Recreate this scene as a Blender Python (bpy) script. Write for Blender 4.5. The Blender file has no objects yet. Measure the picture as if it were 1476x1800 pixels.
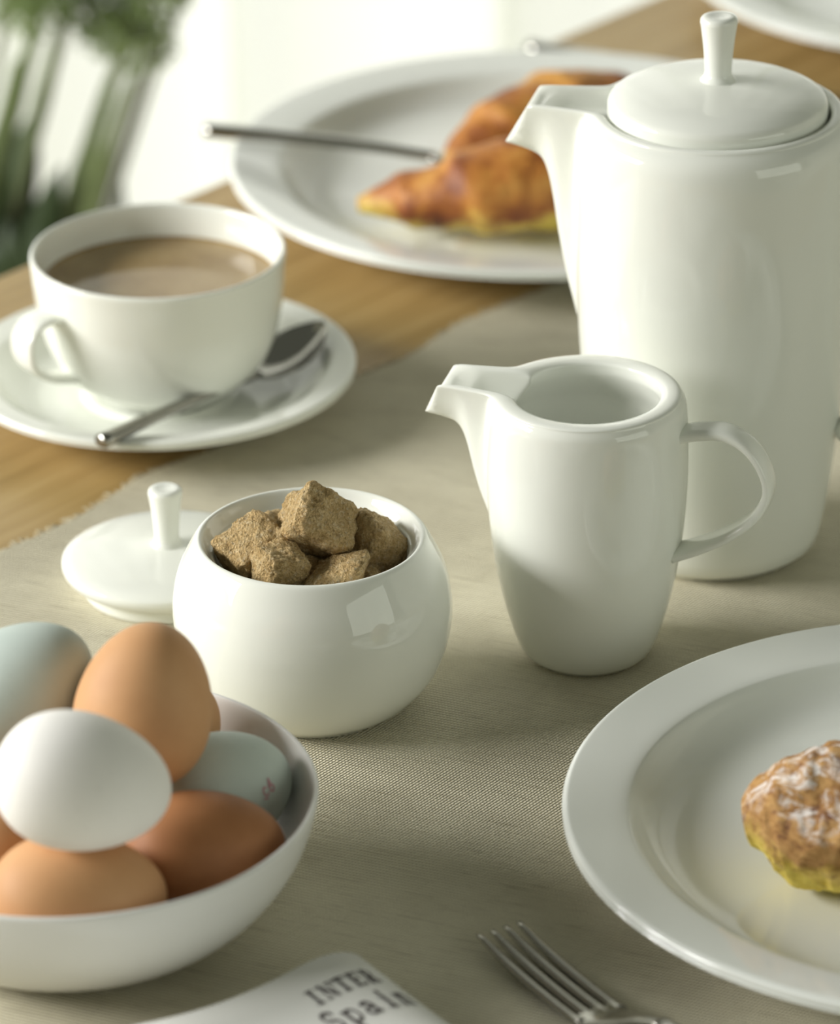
import bpy, bmesh, math, random
from mathutils import Vector, Matrix, noise

random.seed(7)
sc = bpy.context.scene
COL = sc.collection
T = 0.75                       # height of the table top above the floor
PI = math.pi

# ------------------------------------------------------------------ camera
CAM_H = 0.738
PITCH, ROLL = math.radians(25.623), math.radians(-0.769)
fw = Vector((0, math.cos(PITCH), -math.sin(PITCH)))
r0 = Vector((1, 0, 0)); u0 = r0.cross(fw)
cr, sr = math.cos(ROLL), math.sin(ROLL)
rt = r0 * cr + u0 * sr; up = u0 * cr - r0 * sr
cd = bpy.data.cameras.new('camera')
cd.sensor_fit = 'VERTICAL'; cd.sensor_height = 36; cd.sensor_width = 29.52
cd.lens = 36 * 8000 / 1800
cd.clip_start = 0.05; cd.clip_end = 60
cd.dof.use_dof = True
cd.dof.focus_distance = 1.525
cd.dof.aperture_fstop = 8.6
cam = bpy.data.objects.new('camera', cd); COL.objects.link(cam)
M = Matrix.Identity(4)
for i in range(3):
    M[i][0] = rt[i]; M[i][1] = up[i]; M[i][2] = -fw[i]
M[0][3], M[1][3], M[2][3] = 0, 0, CAM_H + T
cam.matrix_world = M
sc.camera = cam

# ------------------------------------------------------------------ world, lights, exposure
w = bpy.data.worlds.new('world'); sc.world = w; w.use_nodes = True
bgn = w.node_tree.nodes['Background']
bgn.inputs[0].default_value = (0.83, 0.87, 0.70, 1)
bgn.inputs[1].default_value = 0.16

def area(name, loc, target, sx, sy, power, color):
    l = bpy.data.lights.new(name, 'AREA'); l.shape = 'RECTANGLE'
    l.size = sx; l.size_y = sy; l.energy = power; l.color = color
    o = bpy.data.objects.new(name, l); COL.objects.link(o)
    o.location = loc
    d = Vector(target) - Vector(loc)
    o.rotation_euler = d.to_track_quat('-Z', 'Y').to_euler()
    return o
# daylight in the window of the side wall, in the window behind the curtain and in the far side window
area('window_daylight_side', (-2.24, 1.44, T + 0.95), (-1.0, 1.42, T + 0.95 - 0.52), 1.60, 0.56, 96, (1.0, 0.992, 0.96))
area('window_daylight_back', (-0.1, 3.32, T + 0.15), (-0.1, 2.0, T + 0.15), 2.2, 1.9, 18, (1.0, 1.0, 0.96))
area('window_daylight_far', (2.10, -0.30, T + 0.62), (0.1, 1.4, T + 0.1), 1.9, 1.3, 14.5, (0.95, 1.0, 0.88))

vs = sc.view_settings
vs.view_transform = 'Standard'; vs.look = 'None'; vs.gamma = 1.0; vs.use_curve_mapping = False
vs.exposure = 0.0
sc.cycles.use_denoising = True
sc.cycles.max_bounces = 8; sc.cycles.diffuse_bounces = 5; sc.cycles.glossy_bounces = 4
sc.cycles.caustics_reflective = False; sc.cycles.caustics_refractive = False
sc.cycles.sample_clamp_indirect = 6

# ------------------------------------------------------------------ materials
def lin(r, g, b):
    f = lambda c: ((c / 255) / 12.92) if c / 255 <= 0.04045 else (((c / 255) + 0.055) / 1.055) ** 2.4
    return (f(r), f(g), f(b), 1)

class Mat:
    def __init__(s, name, color=(.8, .8, .8, 1), rough=.5, metal=0, **kw):
        s.m = bpy.data.materials.new(name); s.m.use_nodes = True
        s.nt = s.m.node_tree; s.N = s.nt.nodes; s.L = s.nt.links
        s.b = s.N['Principled BSDF']
        s.b.inputs['Base Color'].default_value = color
        s.b.inputs['Roughness'].default_value = rough
        s.b.inputs['Metallic'].default_value = metal
        for k, v in kw.items():
            s.b.inputs[k.replace('_', ' ')].default_value = v
    def n(s, t, **kw):
        x = s.N.new(t)
        for k, v in kw.items(): setattr(x, k, v)
        return x
    def coords(s, rot=(0, 0, 0), scale=(1, 1, 1), kind='Object'):
        tc = s.n('ShaderNodeTexCoord'); mp = s.n('ShaderNodeMapping'); mq = s.n('ShaderNodeMapping')
        mp.inputs['Rotation'].default_value = rot; mq.inputs['Scale'].default_value = scale   # turn first, then stretch
        s.L.new(tc.outputs[kind], mp.inputs[0]); s.L.new(mp.outputs[0], mq.inputs[0]); return mq.outputs[0]
    def noise(s, vec, scale, detail=4, rough=.55, dist=0):
        x = s.n('ShaderNodeTexNoise'); x.inputs['Scale'].default_value = scale
        x.inputs['Detail'].default_value = detail; x.inputs['Roughness'].default_value = rough
        x.inputs['Distortion'].default_value = dist
        if vec is not None: s.L.new(vec, x.inputs['Vector'])
        return x.outputs[0]
    def ramp(s, fac, stops, interp='LINEAR'):
        x = s.n('ShaderNodeValToRGB'); cr_ = x.color_ramp; cr_.interpolation = interp
        while len(cr_.elements) < len(stops): cr_.elements.new(0.5)
        for e, (p, c) in zip(cr_.elements, stops):
            e.position = p; e.color = c if len(c) == 4 else (*c, 1)
        s.L.new(fac, x.inputs[0]); return x.outputs[0]
    def mix(s, fac, a, b, mode='MIX'):
        x = s.n('ShaderNodeMix', data_type='RGBA', blend_type=mode)
        for val, k in ((fac, 0), (a, 6), (b, 7)):
            if hasattr(val, 'links') or isinstance(val, bpy.types.NodeSocket): s.L.new(val, x.inputs[k])
            else: x.inputs[k].default_value = val
        return x.outputs[2]
    def math(s, op, a, b=0.0):
        x = s.n('ShaderNodeMath', operation=op)
        for val, k in ((a, 0), (b, 1)):
            if isinstance(val, bpy.types.NodeSocket): s.L.new(val, x.inputs[k])
            else: x.inputs[k].default_value = val
        return x.outputs[0]
    def color(s, sock): s.L.new(sock, s.b.inputs['Base Color'])
    def bump(s, h, strength, dist):
        x = s.n('ShaderNodeBump'); x.inputs['Strength'].default_value = strength
        x.inputs['Distance'].default_value = dist
        s.L.new(h, x.inputs['Height']); s.L.new(x.outputs[0], s.b.inputs['Normal'])

def ceramic(name, col, rough):
    return Mat(name, col, rough, IOR=1.52).m
CHINA = ceramic('bone_china', (0.83, 0.845, 0.785, 1), 0.04)
CHINA_PLATE = ceramic('plate_china', (0.81, 0.83, 0.79, 1), 0.07)
BOWLWHITE = ceramic('bowl_white', (0.80, 0.80, 0.78, 1), 0.22)

STEEL = Mat('polished_steel', (0.40, 0.39, 0.36, 1), 0.11, 1.0).m

m = Mat('milky_coffee', lin(150, 120, 82), 0.06)
m.color(m.ramp(m.noise(m.coords(), 60, 3), [(.35, lin(146, 120, 78)), (.7, lin(164, 140, 96))]))
COFFEE = m.m

# oak table
m = Mat('oak_wood', lin(176, 140, 92), 0.42)
v = m.coords(rot=(0, 0, -math.radians(49.5)), scale=(2.2, 34, 34))
g1 = m.noise(v, 3.0, 6, .6, .6)
v2 = m.coords(rot=(0, 0, -math.radians(49.5)), scale=(12, 420, 400))
g2 = m.noise(v2, 1.0, 3, .6)
c = m.ramp(g1, [(.25, lin(150, 124, 74)), (.5, lin(176, 148, 96)), (.75, lin(192, 166, 116))])
c = m.mix(m.ramp(g2, [(.35, (0, 0, 0)), (.65, (1, 1, 1))]), m.mix(.14, c, lin(112, 82, 46)), c)
m.color(c); m.bump(g2, .12, .0006)
OAK = m.m

# woven linen runner: two thread families, slubs and colour drift
m = Mat('woven_linen', (.4, .37, .27, 1), 0.86, Sheen_Weight=.15)
A1, A2 = math.radians(23), math.radians(-52)
def wave(rot, scale, dist):
    vv = m.coords(rot=(0, 0, rot))
    x = m.n('ShaderNodeTexWave', wave_type='BANDS', bands_direction='Y', wave_profile='SIN')
    x.inputs['Scale'].default_value = scale; x.inputs['Distortion'].default_value = dist
    x.inputs['Detail'].default_value = 2; x.inputs['Detail Scale'].default_value = 2.2
    m.L.new(vv, x.inputs['Vector']); return x.outputs[1]
w1 = wave(A1, 200, 1.3)
w2 = wave(A2, 270, 1.0)
slub = m.noise(m.coords(rot=(0, 0, A1), scale=(40, 760, 1)), 1, 4, .62)
slub2 = m.noise(m.coords(rot=(0, 0, A2), scale=(30, 700, 1)), 1, 3, .6)
drift = m.noise(m.coords(), 16, 4, .6)
hgt = m.math('MULTIPLY', m.math('ADD', w1, .35), m.math('ADD', w2, .45))
col = m.ramp(hgt, [(.06, lin(138, 127, 95)), (.42, lin(220, 211, 180)), (1.0, lin(248, 242, 218))])
col = m.mix(m.ramp(slub, [(.29, (.6, .6, .6)), (.43, (0, 0, 0))]), col, lin(142, 128, 94))
col = m.mix(m.ramp(slub2, [(.58, (0, 0, 0)), (.80, (.5, .5, .5))]), col, lin(206, 197, 168))
col = m.mix(m.ramp(drift, [(.40, (0, 0, 0)), (.66, (.34, .34, .34))]), col, lin(160, 150, 122))
m.color(col)
wrk = m.noise(m.coords(rot=(0, 0, A1), scale=(9, 42, 1)), 1, 3, .5)
m.bump(m.math('ADD', m.math('MULTIPLY', wrk, 4.5), m.math('ADD', hgt, m.math('MULTIPLY', slub, .5))), .8, .0009)
LINEN = m.m
THREAD = Mat('linen_thread', lin(188, 176, 146), .9).m

def shell(name, c1, c2, rough=.58):
    m = Mat(name, c1, rough, Specular_IOR_Level=.25)
    n1 = m.noise(m.coords(), 40, 3)
    n2 = m.noise(m.coords(), 420, 2)
    cc = m.mix(m.ramp(n1, [(.35, (0, 0, 0)), (.7, (1, 1, 1))]), c1, c2)
    cc = m.mix(m.ramp(n2, [(.66, (0, 0, 0)), (.80, (.25, .25, .25))]), cc, tuple(x * .62 for x in c1[:3]) + (1,))
    m.color(cc); m.bump(n2, .06, .0003); return m
EGG_BROWN = shell('brown_eggshell', lin(206, 160, 116), lin(196, 148, 104)).m
EGG_DARK = shell('dark_brown_eggshell', lin(170, 118, 78), lin(152, 102, 64)).m
EGG_WHITE = shell('white_eggshell', lin(244, 242, 238), lin(238, 236, 232)).m
m = shell('blue_eggshell', lin(200, 210, 203), lin(190, 202, 196))
EGG_BLUE = m.m
STAMP = Mat('pink_stamp', lin(196, 140, 150), .6).m

# unrefined sugar
m = Mat('brown_sugar', lin(190, 150, 92), .7, Specular_IOR_Level=.3)
vo = m.n('ShaderNodeTexVoronoi'); vo.inputs['Scale'].default_value = 1150
m.L.new(m.coords(), vo.inputs['Vector'])
n1 = m.noise(m.coords(), 300, 6, .75)
n5 = m.noise(m.coords(), 900, 4, .75)
cc = m.ramp(n1, [(.30, lin(172, 138, 84)), (.5, lin(220, 188, 132)), (.70, lin(240, 216, 168))])
cc = m.mix(m.ramp(vo.outputs['Color'], [(.70, (0, 0, 0)), (.92, (.7, .7, .7))]), cc, lin(234, 214, 176))
cc = m.mix(m.ramp(n5, [(.32, (.6, .6, .6)), (.48, (0, 0, 0))]), cc, lin(150, 114, 64))
m.color(cc); m.bump(m.math('ADD', m.math('MULTIPLY', vo.outputs[0], .5), m.math('ADD', n1, n5)), 1.0, .0018)
SUGAR = m.m

# croissant crust: baked brown above, pale yellow dough low down and in the seams
def crust(name, zlo, zhi, sugar=False):
    m = Mat(name, (.5, .3, .1, 1), .55)
    tc = m.n('ShaderNodeTexCoord'); sp = m.n('ShaderNodeSeparateXYZ')
    m.L.new(tc.outputs['Object'], sp.inputs[0])
    n1 = m.noise(m.coords(), 46, 5, .6)
    n2 = m.noise(m.coords(scale=(1, 1, 2.2)), 130, 5, .7)
    zz = m.math('ADD', sp.outputs[2], m.math('MULTIPLY', m.math('SUBTRACT', n1, .5), .045 if not sugar else .030))
    mr = m.n('ShaderNodeMapRange'); mr.inputs[1].default_value = zlo; mr.inputs[2].default_value = zhi
    m.L.new(zz, mr.inputs[0])
    brown = m.ramp(n1, [(.32, lin(208, 152, 74)), (.46, lin(186, 120, 50)), (.58, lin(140, 76, 32)), (.70, lin(92, 46, 24))])
    if sugar:
        brown = m.ramp(n2, [(.28, lin(112, 76, 56)), (.45, lin(168, 126, 78)), (.65, lin(194, 154, 100)), (.85, lin(214, 178, 124))])
    dough = m.ramp(n2, [(.3, lin(206, 178, 66)), (.7, lin(240, 222, 122))])
    cc = m.mix(m.ramp(mr.outputs[0], [(.2, (0, 0, 0)), (.62, (1, 1, 1))]), dough, brown)
    if sugar:
        n3 = m.noise(m.coords(rot=(0, 0, .4), scale=(1, 1.8, 1.4)), 105, 7, .74, .6)
        n4 = m.noise(m.coords(rot=(0, 0, .5), scale=(1, 2.6, 1)), 100, 6, .75, .4)
        geo = m.n('ShaderNodeNewGeometry'); sg = m.n('ShaderNodeSeparateXYZ'); m.L.new(geo.outputs['Normal'], sg.inputs[0])
        dust = m.math('MULTIPLY', m.ramp(n3, [(.50, (0, 0, 0)), (.60, (1, 1, 1))]), m.ramp(sg.outputs[2], [(.15, (0, 0, 0)), (.7, (1, 1, 1))]))
        dark = m.ramp(n4, [(.34, (.9, .9, .9)), (.45, (0, 0, 0))])
        cc = m.mix(dark, cc, lin(112, 74, 62))
        cc = m.mix(m.math('MULTIPLY', dust, .9), cc, lin(236, 230, 226))
        m.b.inputs['Roughness'].default_value = .85; m.b.inputs['Specular IOR Level'].default_value = .15
    m.color(cc); m.bump(m.math('ADD', n1, n2), .6 if sugar else .35, .003 if sugar else .002); return m.m
CRUST = crust('croissant_crust', .003, .025)
CRUST_SUGAR = crust('sugared_crust', .010, .030, True)

PAPER = Mat('newsprint', lin(226, 226, 222), .75).m
INK = Mat('printing_ink', lin(70, 62, 62), .7).m

m = Mat('leaf_green', lin(78, 96, 50), .5)
m.color(m.ramp(m.noise(m.coords(), 9, 3), [(.35, lin(62, 78, 42)), (.7, lin(108, 122, 76))]))
LEAF = m.m
LEAF_DARK = Mat('deep_leaf_green', lin(42, 60, 26), .5).m
m = Mat('feathery_green', lin(122, 142, 86), .6)
m.color(m.ramp(m.noise(m.coords(), 14, 3), [(.35, lin(96, 118, 62)), (.7, lin(150, 168, 116))]))
FROND = m.m
STEM = Mat('stem_green', lin(100, 104, 72), .55).m
PLANTER = Mat('grey_stoneware', lin(120, 118, 108), .6).m

m = Mat('plaster_white', lin(226, 226, 216), .9)
m.bump(m.noise(m.coords(), 30, 4), .1, .002)
PLASTER = m.m
m = Mat('pale_floorboards', lin(214, 208, 190), .5)
m.color(m.ramp(m.noise(m.coords(scale=(1.2, 14, 1)), 3, 5), [(.3, lin(200, 192, 170)), (.7, lin(222, 216, 198))]))
FLOOR = m.m
FRAME = Mat('white_window_paint', lin(236, 236, 230), .4).m
GLASS = Mat('window_glass', (1, 1, 1, 1), .0, Transmission_Weight=1.0, IOR=1.45).m
# sheer curtain: lets daylight through
m = Mat('sheer_curtain', (.9, .9, .88, 1), .9)
dif = m.n('ShaderNodeBsdfDiffuse'); trl = m.n('ShaderNodeBsdfTranslucent'); mx = m.n('ShaderNodeMixShader')
dif.inputs[0].default_value = (.92, .93, .90, 1); trl.inputs[0].default_value = (.92, .94, .90, 1)
mx.inputs[0].default_value = .62
m.L.new(dif.outputs[0], mx.inputs[1]); m.L.new(trl.outputs[0], mx.inputs[2])
m.L.new(mx.outputs[0], m.N['Material Output'].inputs[0])
SHEER = m.m

# ------------------------------------------------------------------ object helpers
def link(name, me, mat, parent=None, loc=(0, 0, 0), rot=(0, 0, 0), smooth=True):
    o = bpy.data.objects.new(name, me); COL.objects.link(o)
    if mat is not None and not me.materials: me.materials.append(mat)
    if smooth:
        for p in me.polygons: p.use_smooth = True
    o.location = loc; o.rotation_euler = rot
    if parent is not None: o.parent = parent
    return o
def mesh(name, verts, faces):
    me = bpy.data.meshes.new(name); me.from_pydata([tuple(v) for v in verts], [], faces); me.validate(); me.update()
    return me
def tag(o, label, cat, group=None):
    o['label'] = label; o['category'] = cat
    if group: o['group'] = group
    return o
def thing(name, label, cat, loc, rz=0, group=None):
    o = bpy.data.objects.new(name, None); o.empty_display_size = .01; COL.objects.link(o)
    o.location = loc; o.rotation_euler = (0, 0, rz)
    return tag(o, label, cat, group)
def struct(o): o['kind'] = 'structure'; return o

def cr_spline(pts, n=8):
    """Catmull-Rom through points (any dimension)"""
    P = [Vector(p) for p in pts]; out = []
    for i in range(len(P) - 1):
        a = P[i - 1] if i else P[i] * 2 - P[i + 1]
        b, c_ = P[i], P[i + 1]
        d = P[i + 2] if i + 2 < len(P) else c_ * 2 - b
        for k in range(n):
            t = k / n
            out.append(.5 * ((2 * b) + (c_ - a) * t + (2 * a - 5 * b + 4 * c_ - d) * t * t + (3 * b - a - 3 * c_ + d) * t ** 3))
    out.append(P[-1]); return out
def lathe_mesh(name, prof, seg=112):
    """revolve (r, z) profile; r = 0 ends are closed"""
    V, F, rings = [], [], []
    for r, z in prof:
        if r < 1e-6:
            rings.append([len(V)]); V.append((0, 0, z))
        else:
            rings.append(list(range(len(V), len(V) + seg)))
            V += [(r * math.cos(2 * PI * k / seg), r * math.sin(2 * PI * k / seg), z) for k in range(seg)]
    for A, B in zip(rings, rings[1:]):
        for k in range(seg):
            k2 = (k + 1) % seg
            if len(A) == 1 and len(B) == 1: continue
            if len(A) == 1: F.append((A[0], B[k2], B[k]))
            elif len(B) == 1: F.append((A[k], A[k2], B[0]))
            else: F.append((A[k], A[k2], B[k2], B[k]))
    return mesh(name, V, F)
def lathe(name, pts, mat, parent=None, loc=(0, 0, 0), seg=112, n=6, sharp=False):
    prof = [tuple(p) for p in (pts if sharp else cr_spline([(a, b, 0) for a, b in pts], n))]
    prof = [(max(p[0], 0), p[1]) for p in prof]
    return link(name, lathe_mesh(name, prof, seg), mat, parent, loc)
def sweep_mesh(name, path, sides, wa, wb, ns=16, power=2.0, caps=True):
    """superellipse section swept along path; sides[i] = unit side vector, wa half-width along it, wb half-thickness"""
    V, F = [], []
    n = len(path)
    for i, p in enumerate(path):
        t = (path[min(i + 1, n - 1)] - path[max(i - 1, 0)]).normalized()
        s = sides[i] if isinstance(sides, list) else sides
        s = (s - t * s.dot(t)).normalized(); nn = t.cross(s)
        a = wa[i] if isinstance(wa, (list, tuple)) else wa
        b = wb[i] if isinstance(wb, (list, tuple)) else wb
        for k in range(ns):
            q = 2 * PI * k / ns; ca, sa = math.cos(q), math.sin(q)
            V.append(p + s * a * math.copysign(abs(ca) ** (2 / power), ca) + nn * b * math.copysign(abs(sa) ** (2 / power), sa))
    for i in range(n - 1):
        for k in range(ns):
            k2 = (k + 1) % ns
            F.append((i * ns + k, i * ns + k2, (i + 1) * ns + k2, (i + 1) * ns + k))
    if caps:
        F.append(tuple(reversed(range(ns)))); F.append(tuple(range((n - 1) * ns, n * ns)))
    return mesh(name, V, F)
def box_mesh(name, x0, x1, y0, y1, z0, z1, bevel=0.0, seg=2):
    bm = bmesh.new()
    vs_ = [bm.verts.new((x, y, z)) for x in (x0, x1) for y in (y0, y1) for z in (z0, z1)]
    for f in ((0, 1, 3, 2), (4, 6, 7, 5), (0, 4, 5, 1), (2, 3, 7, 6), (0, 2, 6, 4), (1, 5, 7, 3)):
        bm.faces.new([vs_[i] for i in f])
    bmesh.ops.recalc_face_normals(bm, faces=bm.faces)
    if bevel: bmesh.ops.bevel(bm, geom=bm.edges[:], offset=bevel, segments=seg, affect='EDGES', profile=.5)
    me = bpy.data.meshes.new(name); bm.to_mesh(me); bm.free(); return me
def W(x, y, z=0): return (x, y, T + z)

# ------------------------------------------------------------------ the room
struct(link('floor', box_mesh('floor', -2.6, 3.0, -1.2, 3.6, -.06, 0), FLOOR, smooth=False))
def wall_with_opening(name, axis, at_, lo, hi, zmax, o0, o1, z0, z1, th=.10):
    """axis 'x': wall plane at x = at_ running along y; axis 'y': plane at y = at_ running along x"""
    me = bpy.data.meshes.new(name); bm = bmesh.new()
    def add(a0, a1, b0, b1):
        if axis == 'x': m2 = box_mesh('t', at_ - th, at_, a0, a1, b0, b1)
        else: m2 = box_mesh('t', a0, a1, at_, at_ + th, b0, b1)
        bm.from_mesh(m2); bpy.data.meshes.remove(m2)
    add(lo, o0, 0, zmax); add(o1, hi, 0, zmax); add(o0, o1, 0, z0); add(o0, o1, z1, zmax)
    bm.to_mesh(me); bm.free()
    return struct(link(name, me, PLASTER, smooth=False))
wall_with_opening('wall_left', 'x', -2.32, -1.2, 3.6, 2.6, .56, 2.32, T + .60, T + 1.46)
wall_with_opening('wall_back', 'y', 3.42, -2.32, 2.9, 2.6, -1.3, 1.1, .12, 2.1)
wr = wall_with_opening('wall_right', 'x', 2.9, -1.2, 3.6, 2.6, -1.0, .9, T - .05, T + 1.5)
def window(name, axis, at_, a0, a1, z0, z1, mull):
    o = bpy.data.objects.new(name, None); COL.objects.link(o); struct(o)
    t = .035
    def add(nm, p0, p1, q0, q1, mat, d):
        if axis == 'x': me = box_mesh(nm, at_ - d, at_, p0, p1, q0, q1, .004 if mat is FRAME else 0)
        else: me = box_mesh(nm, p0, p1, at_, at_ + d, q0, q1, .004 if mat is FRAME else 0)
        link(nm, me, mat, o, smooth=False)
    add('window_frame', a0, a0 + t, z0, z1, FRAME, .05); add('window_frame', a1 - t, a1, z0, z1, FRAME, .05)
    add('window_frame', a0 + t, a1 - t, z0, z0 + t, FRAME, .05); add('window_frame', a0 + t, a1 - t, z1 - t, z1, FRAME, .05)
    xs = [a0 + t] + [a0 + (a1 - a0) * k / mull for k in range(1, mull)] + [a1 - t]
    for k in range(1, mull): add('mullion', xs[k] - t / 2, xs[k] + t / 2, z0 + t, z1 - t, FRAME, .05)
    for k in range(mull):
        p0 = xs[k] + (t / 2 if k else 0); p1 = xs[k + 1] - (t / 2 if k < mull - 1 else 0)
        add('pane', p0, p1, z0 + t, z1 - t, GLASS, .006)
window('window_1', 'x', -2.35, .56, 2.32, T + .60, T + 1.46, 2)
window('window_2', 'y', 3.45, -1.3, 1.1, .12, 2.1, 2)
window('window_3', 'x', 2.85, -1.0, .9, T - .05, T + 1.5, 2)

# sheer curtain in folds
def curtain(name, x0, x1, y, z0, z1, label, seed):
    rnd = random.Random(seed)
    n, mz = 900, 10
    ph = [rnd.uniform(0, 6.28) for _ in range(5)]
    V, F = [], []
    for i in range(n + 1):
        a = i / n; x = x0 + (x1 - x0) * a
        th = x * 44 + 1.6 * math.sin(x * 7 + ph[1]) + ph[0]
        dx = .030 * math.sin(th) * (1 + .35 * math.sin(x * 17 + ph[2]))
        d = .032 * math.cos(th) + .020 * math.sin(x * 13 + ph[3])
        for j in range(mz + 1):
            b = j / mz; k = 1.1 - .35 * b
            V.append((x + dx * k, y + d * k, z0 + (z1 - z0) * b))
    for i in range(n):
        for j in range(mz):
            k = i * (mz + 1) + j
            F.append((k, k + mz + 1, k + mz + 2, k + 1))
    c_ = thing(name, label, 'curtain', (0, 0, 0))
    link('curtain_fabric', mesh('curtain_fabric', V, F), SHEER, c_)
    return c_
cu = curtain('sheer_curtain', -1.6, 1.4, 3.02, .015, 2.25, 'white sheer curtain hanging in soft vertical folds before the bright window', 3)
rod = link('curtain_rod', sweep_mesh('curtain_rod', [Vector((-1.7, 3.02, 2.27)), Vector((1.5, 3.02, 2.27))], Vector((0, 1, 0)), .014, .014), STEEL, cu)
for bx_ in (-1.6, 1.4):
    link('rod_bracket', sweep_mesh('rod_bracket', [Vector((bx_, 3.02, 2.27)), Vector((bx_, 3.425, 2.27))], Vector((1, 0, 0)), .008, .008), STEEL, cu)

# ------------------------------------------------------------------ the table and the runner
EDGE = Vector((.092, 2.0926, 0)); DD = Vector((.649, .760, 0)).normalized(); NN = Vector((DD.y, -DD.x, 0))
def tp(a, b, z=0): p = EDGE + DD * a + NN * b; return Vector((p.x, p.y, z))
tb = thing('dining_table', 'pale oak dining table under the runner and crockery', 'table', (0, 0, 0))
def slab(name, a0, a1, b0, b1, z0, z1, mat, parent, bevel=.002):
    me = box_mesh(name, a0, a1, b0, b1, z0, z1, bevel, 2)
    R = Matrix(((DD.x, NN.x, 0, EDGE.x), (DD.y, NN.y, 0, EDGE.y), (0, 0, 1, 0), (0, 0, 0, 1)))
    me.transform(R); me.flip_normals()
    return link(name, me, mat, parent, smooth=False)
slab('table_top', -1.35, .65, 0, 1.0, T - .031, T - .001, OAK, tb, .003)
slab('apron', -1.27, .57, .06, .085, T - .12, T - .031, OAK, tb); slab('apron', -1.27, .57, .915, .94, T - .12, T - .031, OAK, tb)
for a in (-1.29, .53):
    for b in (.05, .89):
        slab('leg', a, a + .06, b, b + .06, 0, T - .031, OAK, tb)

rn = thing('table_runner', 'coarse beige linen table runner with a frayed edge', 'table runner', (0, 0, T - .001))
rnd = random.Random(5)
na, nb = 400, 12
V, F = [], []
def hem(a): return .190 + .0020 * math.sin(a * 63) + .0030 * noise.noise(Vector((a * 22, 3.1, 0))) + .0010 * noise.noise(Vector((a * 130, 1, 0)))
for layer, zz in ((0, .0010), (1, 0)):
    for i in range(na + 1):
        a = -1.1 + 1.65 * i / na
        for j in range(nb + 1):
            b0 = hem(a); b = b0 + (.76 - b0) * j / nb
            p = tp(a, b); V.append((p.x, p.y, zz))
S = (na + 1) * (nb + 1)
for i in range(na):
    for j in range(nb):
        k = i * (nb + 1) + j
        F.append((k, k + 1, k + nb + 2, k + nb + 1)); F.append((S + k, S + k + nb + 1, S + k + nb + 2, S + k + 1))
for i in range(na):
    k = i * (nb + 1); F.append((k, k + nb + 1, S + k + nb + 1, S + k))
    k += nb; F.append((k, S + k, S + k + nb + 1, k + nb + 1))
link('cloth', mesh('cloth', V, F), LINEN, rn, smooth=False)
V, F = [], []
for i in range(900):
    a = rnd.uniform(-.75, .2); b = hem(a) + .001; L_ = rnd.uniform(.0012, .0042); an = rnd.gauss(0, .35)
    p = tp(a, b); q = tp(a + L_ * math.sin(an), b - L_ * math.cos(an) - .001); s_ = DD * .00035
    k = len(V)
    for z1 in (.0003, .0009):
        V += [(p.x - s_.x, p.y - s_.y, z1), (p.x + s_.x, p.y + s_.y, z1), (q.x + s_.x, q.y + s_.y, z1), (q.x - s_.x, q.y - s_.y, z1)]
    F += [(k + 4, k + 5, k + 6, k + 7), (k + 2, k + 6, k + 5, k + 1), (k, k + 4, k + 7, k + 3), (k + 3, k + 7, k + 6, k + 2)]
fr = link('fringe', mesh('fringe', V, F), THREAD, rn, smooth=False); fr['kind'] = 'stuff'

# ------------------------------------------------------------------ plates
PLATE = [(0, .0035), (.060, .0035), (.0645, .0), (.070, .0), (.073, .0035), (.088, .0052), (.103, .0115), (.1285, .0182), (.1305, .0200),
         (.1312, .0215), (.1300, .0228), (.1275, .0227), (.118, .0212), (.1110, .0199), (.1088, .0187), (.1058, .0156), (.1018, .0125), (.096, .0100), (.086, .0081), (.072, .0071), (.048, .0066), (.022, .0066), (0, .0066)]
def plate(label, x, y, s=1.0):
    p = lathe('dinner_plate', [(r * s, z) for r, z in PLATE], CHINA_PLATE, None, W(x, y), 160, 5)
    return tag(p, label, 'plate', 'white dinner plates')
plate('white dinner plate holding the sugar-dusted pastry', .1753, 1.2708)
plate('white dinner plate holding two croissants and a fork', .0532, 1.8515, 1.02).location.z = T - .001
plate('empty white dinner plate cut off by the frame beyond the coffee pot', .268, 2.105, 1.02).location.z = T - .001

# ------------------------------------------------------------------ cup, saucer and coffee
SX, SY = -.1022, 1.642
sa = lathe('saucer', [(0, .003), (.026, .003), (.029, 0), (.033, 0), (.036, .003), (.055, .0085), (.0755, .0150), (.0777, .0168), (.0780, .0182), (.0768, .0192),
                      (.074, .0188), (.0675, .0176), (.0648, .0160), (.0580, .0105), (.050, .0080), (.036, .0066), (.031, .0060), (.029, .0072), (.026, .0072), (.024, .0062), (0, .0062)],
           CHINA, None, W(SX, SY, -.001), 128, 5)
tag(sa, 'white saucer under the coffee cup', 'saucer')
CX, CY = -.1007, 1.642
cup = thing('coffee_cup', 'wide white cup filled with milky coffee', 'cup', W(CX, CY, .0063))
def dz(pts, d): return [(r, z - d) for r, z in pts]
cup_prof = dz([(0, .0085), (.019, .0085), (.0205, .0063), (.0245, .0063), (.0262, .0085), (.034, .0130), (.0412, .0210), (.0460, .0325), (.0486, .0470), (.0496, .0600), (.0499, .0640),
               (.0492, .0653), (.0480, .0648), (.0474, .0620), (.0464, .0500), (.0436, .0340), (.0385, .0230), (.030, .0150), (.018, .0118), (0, .0112)], .0063)
lathe('cup_body', cup_prof, CHINA, cup, (0, 0, 0), 128, 6)
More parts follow.
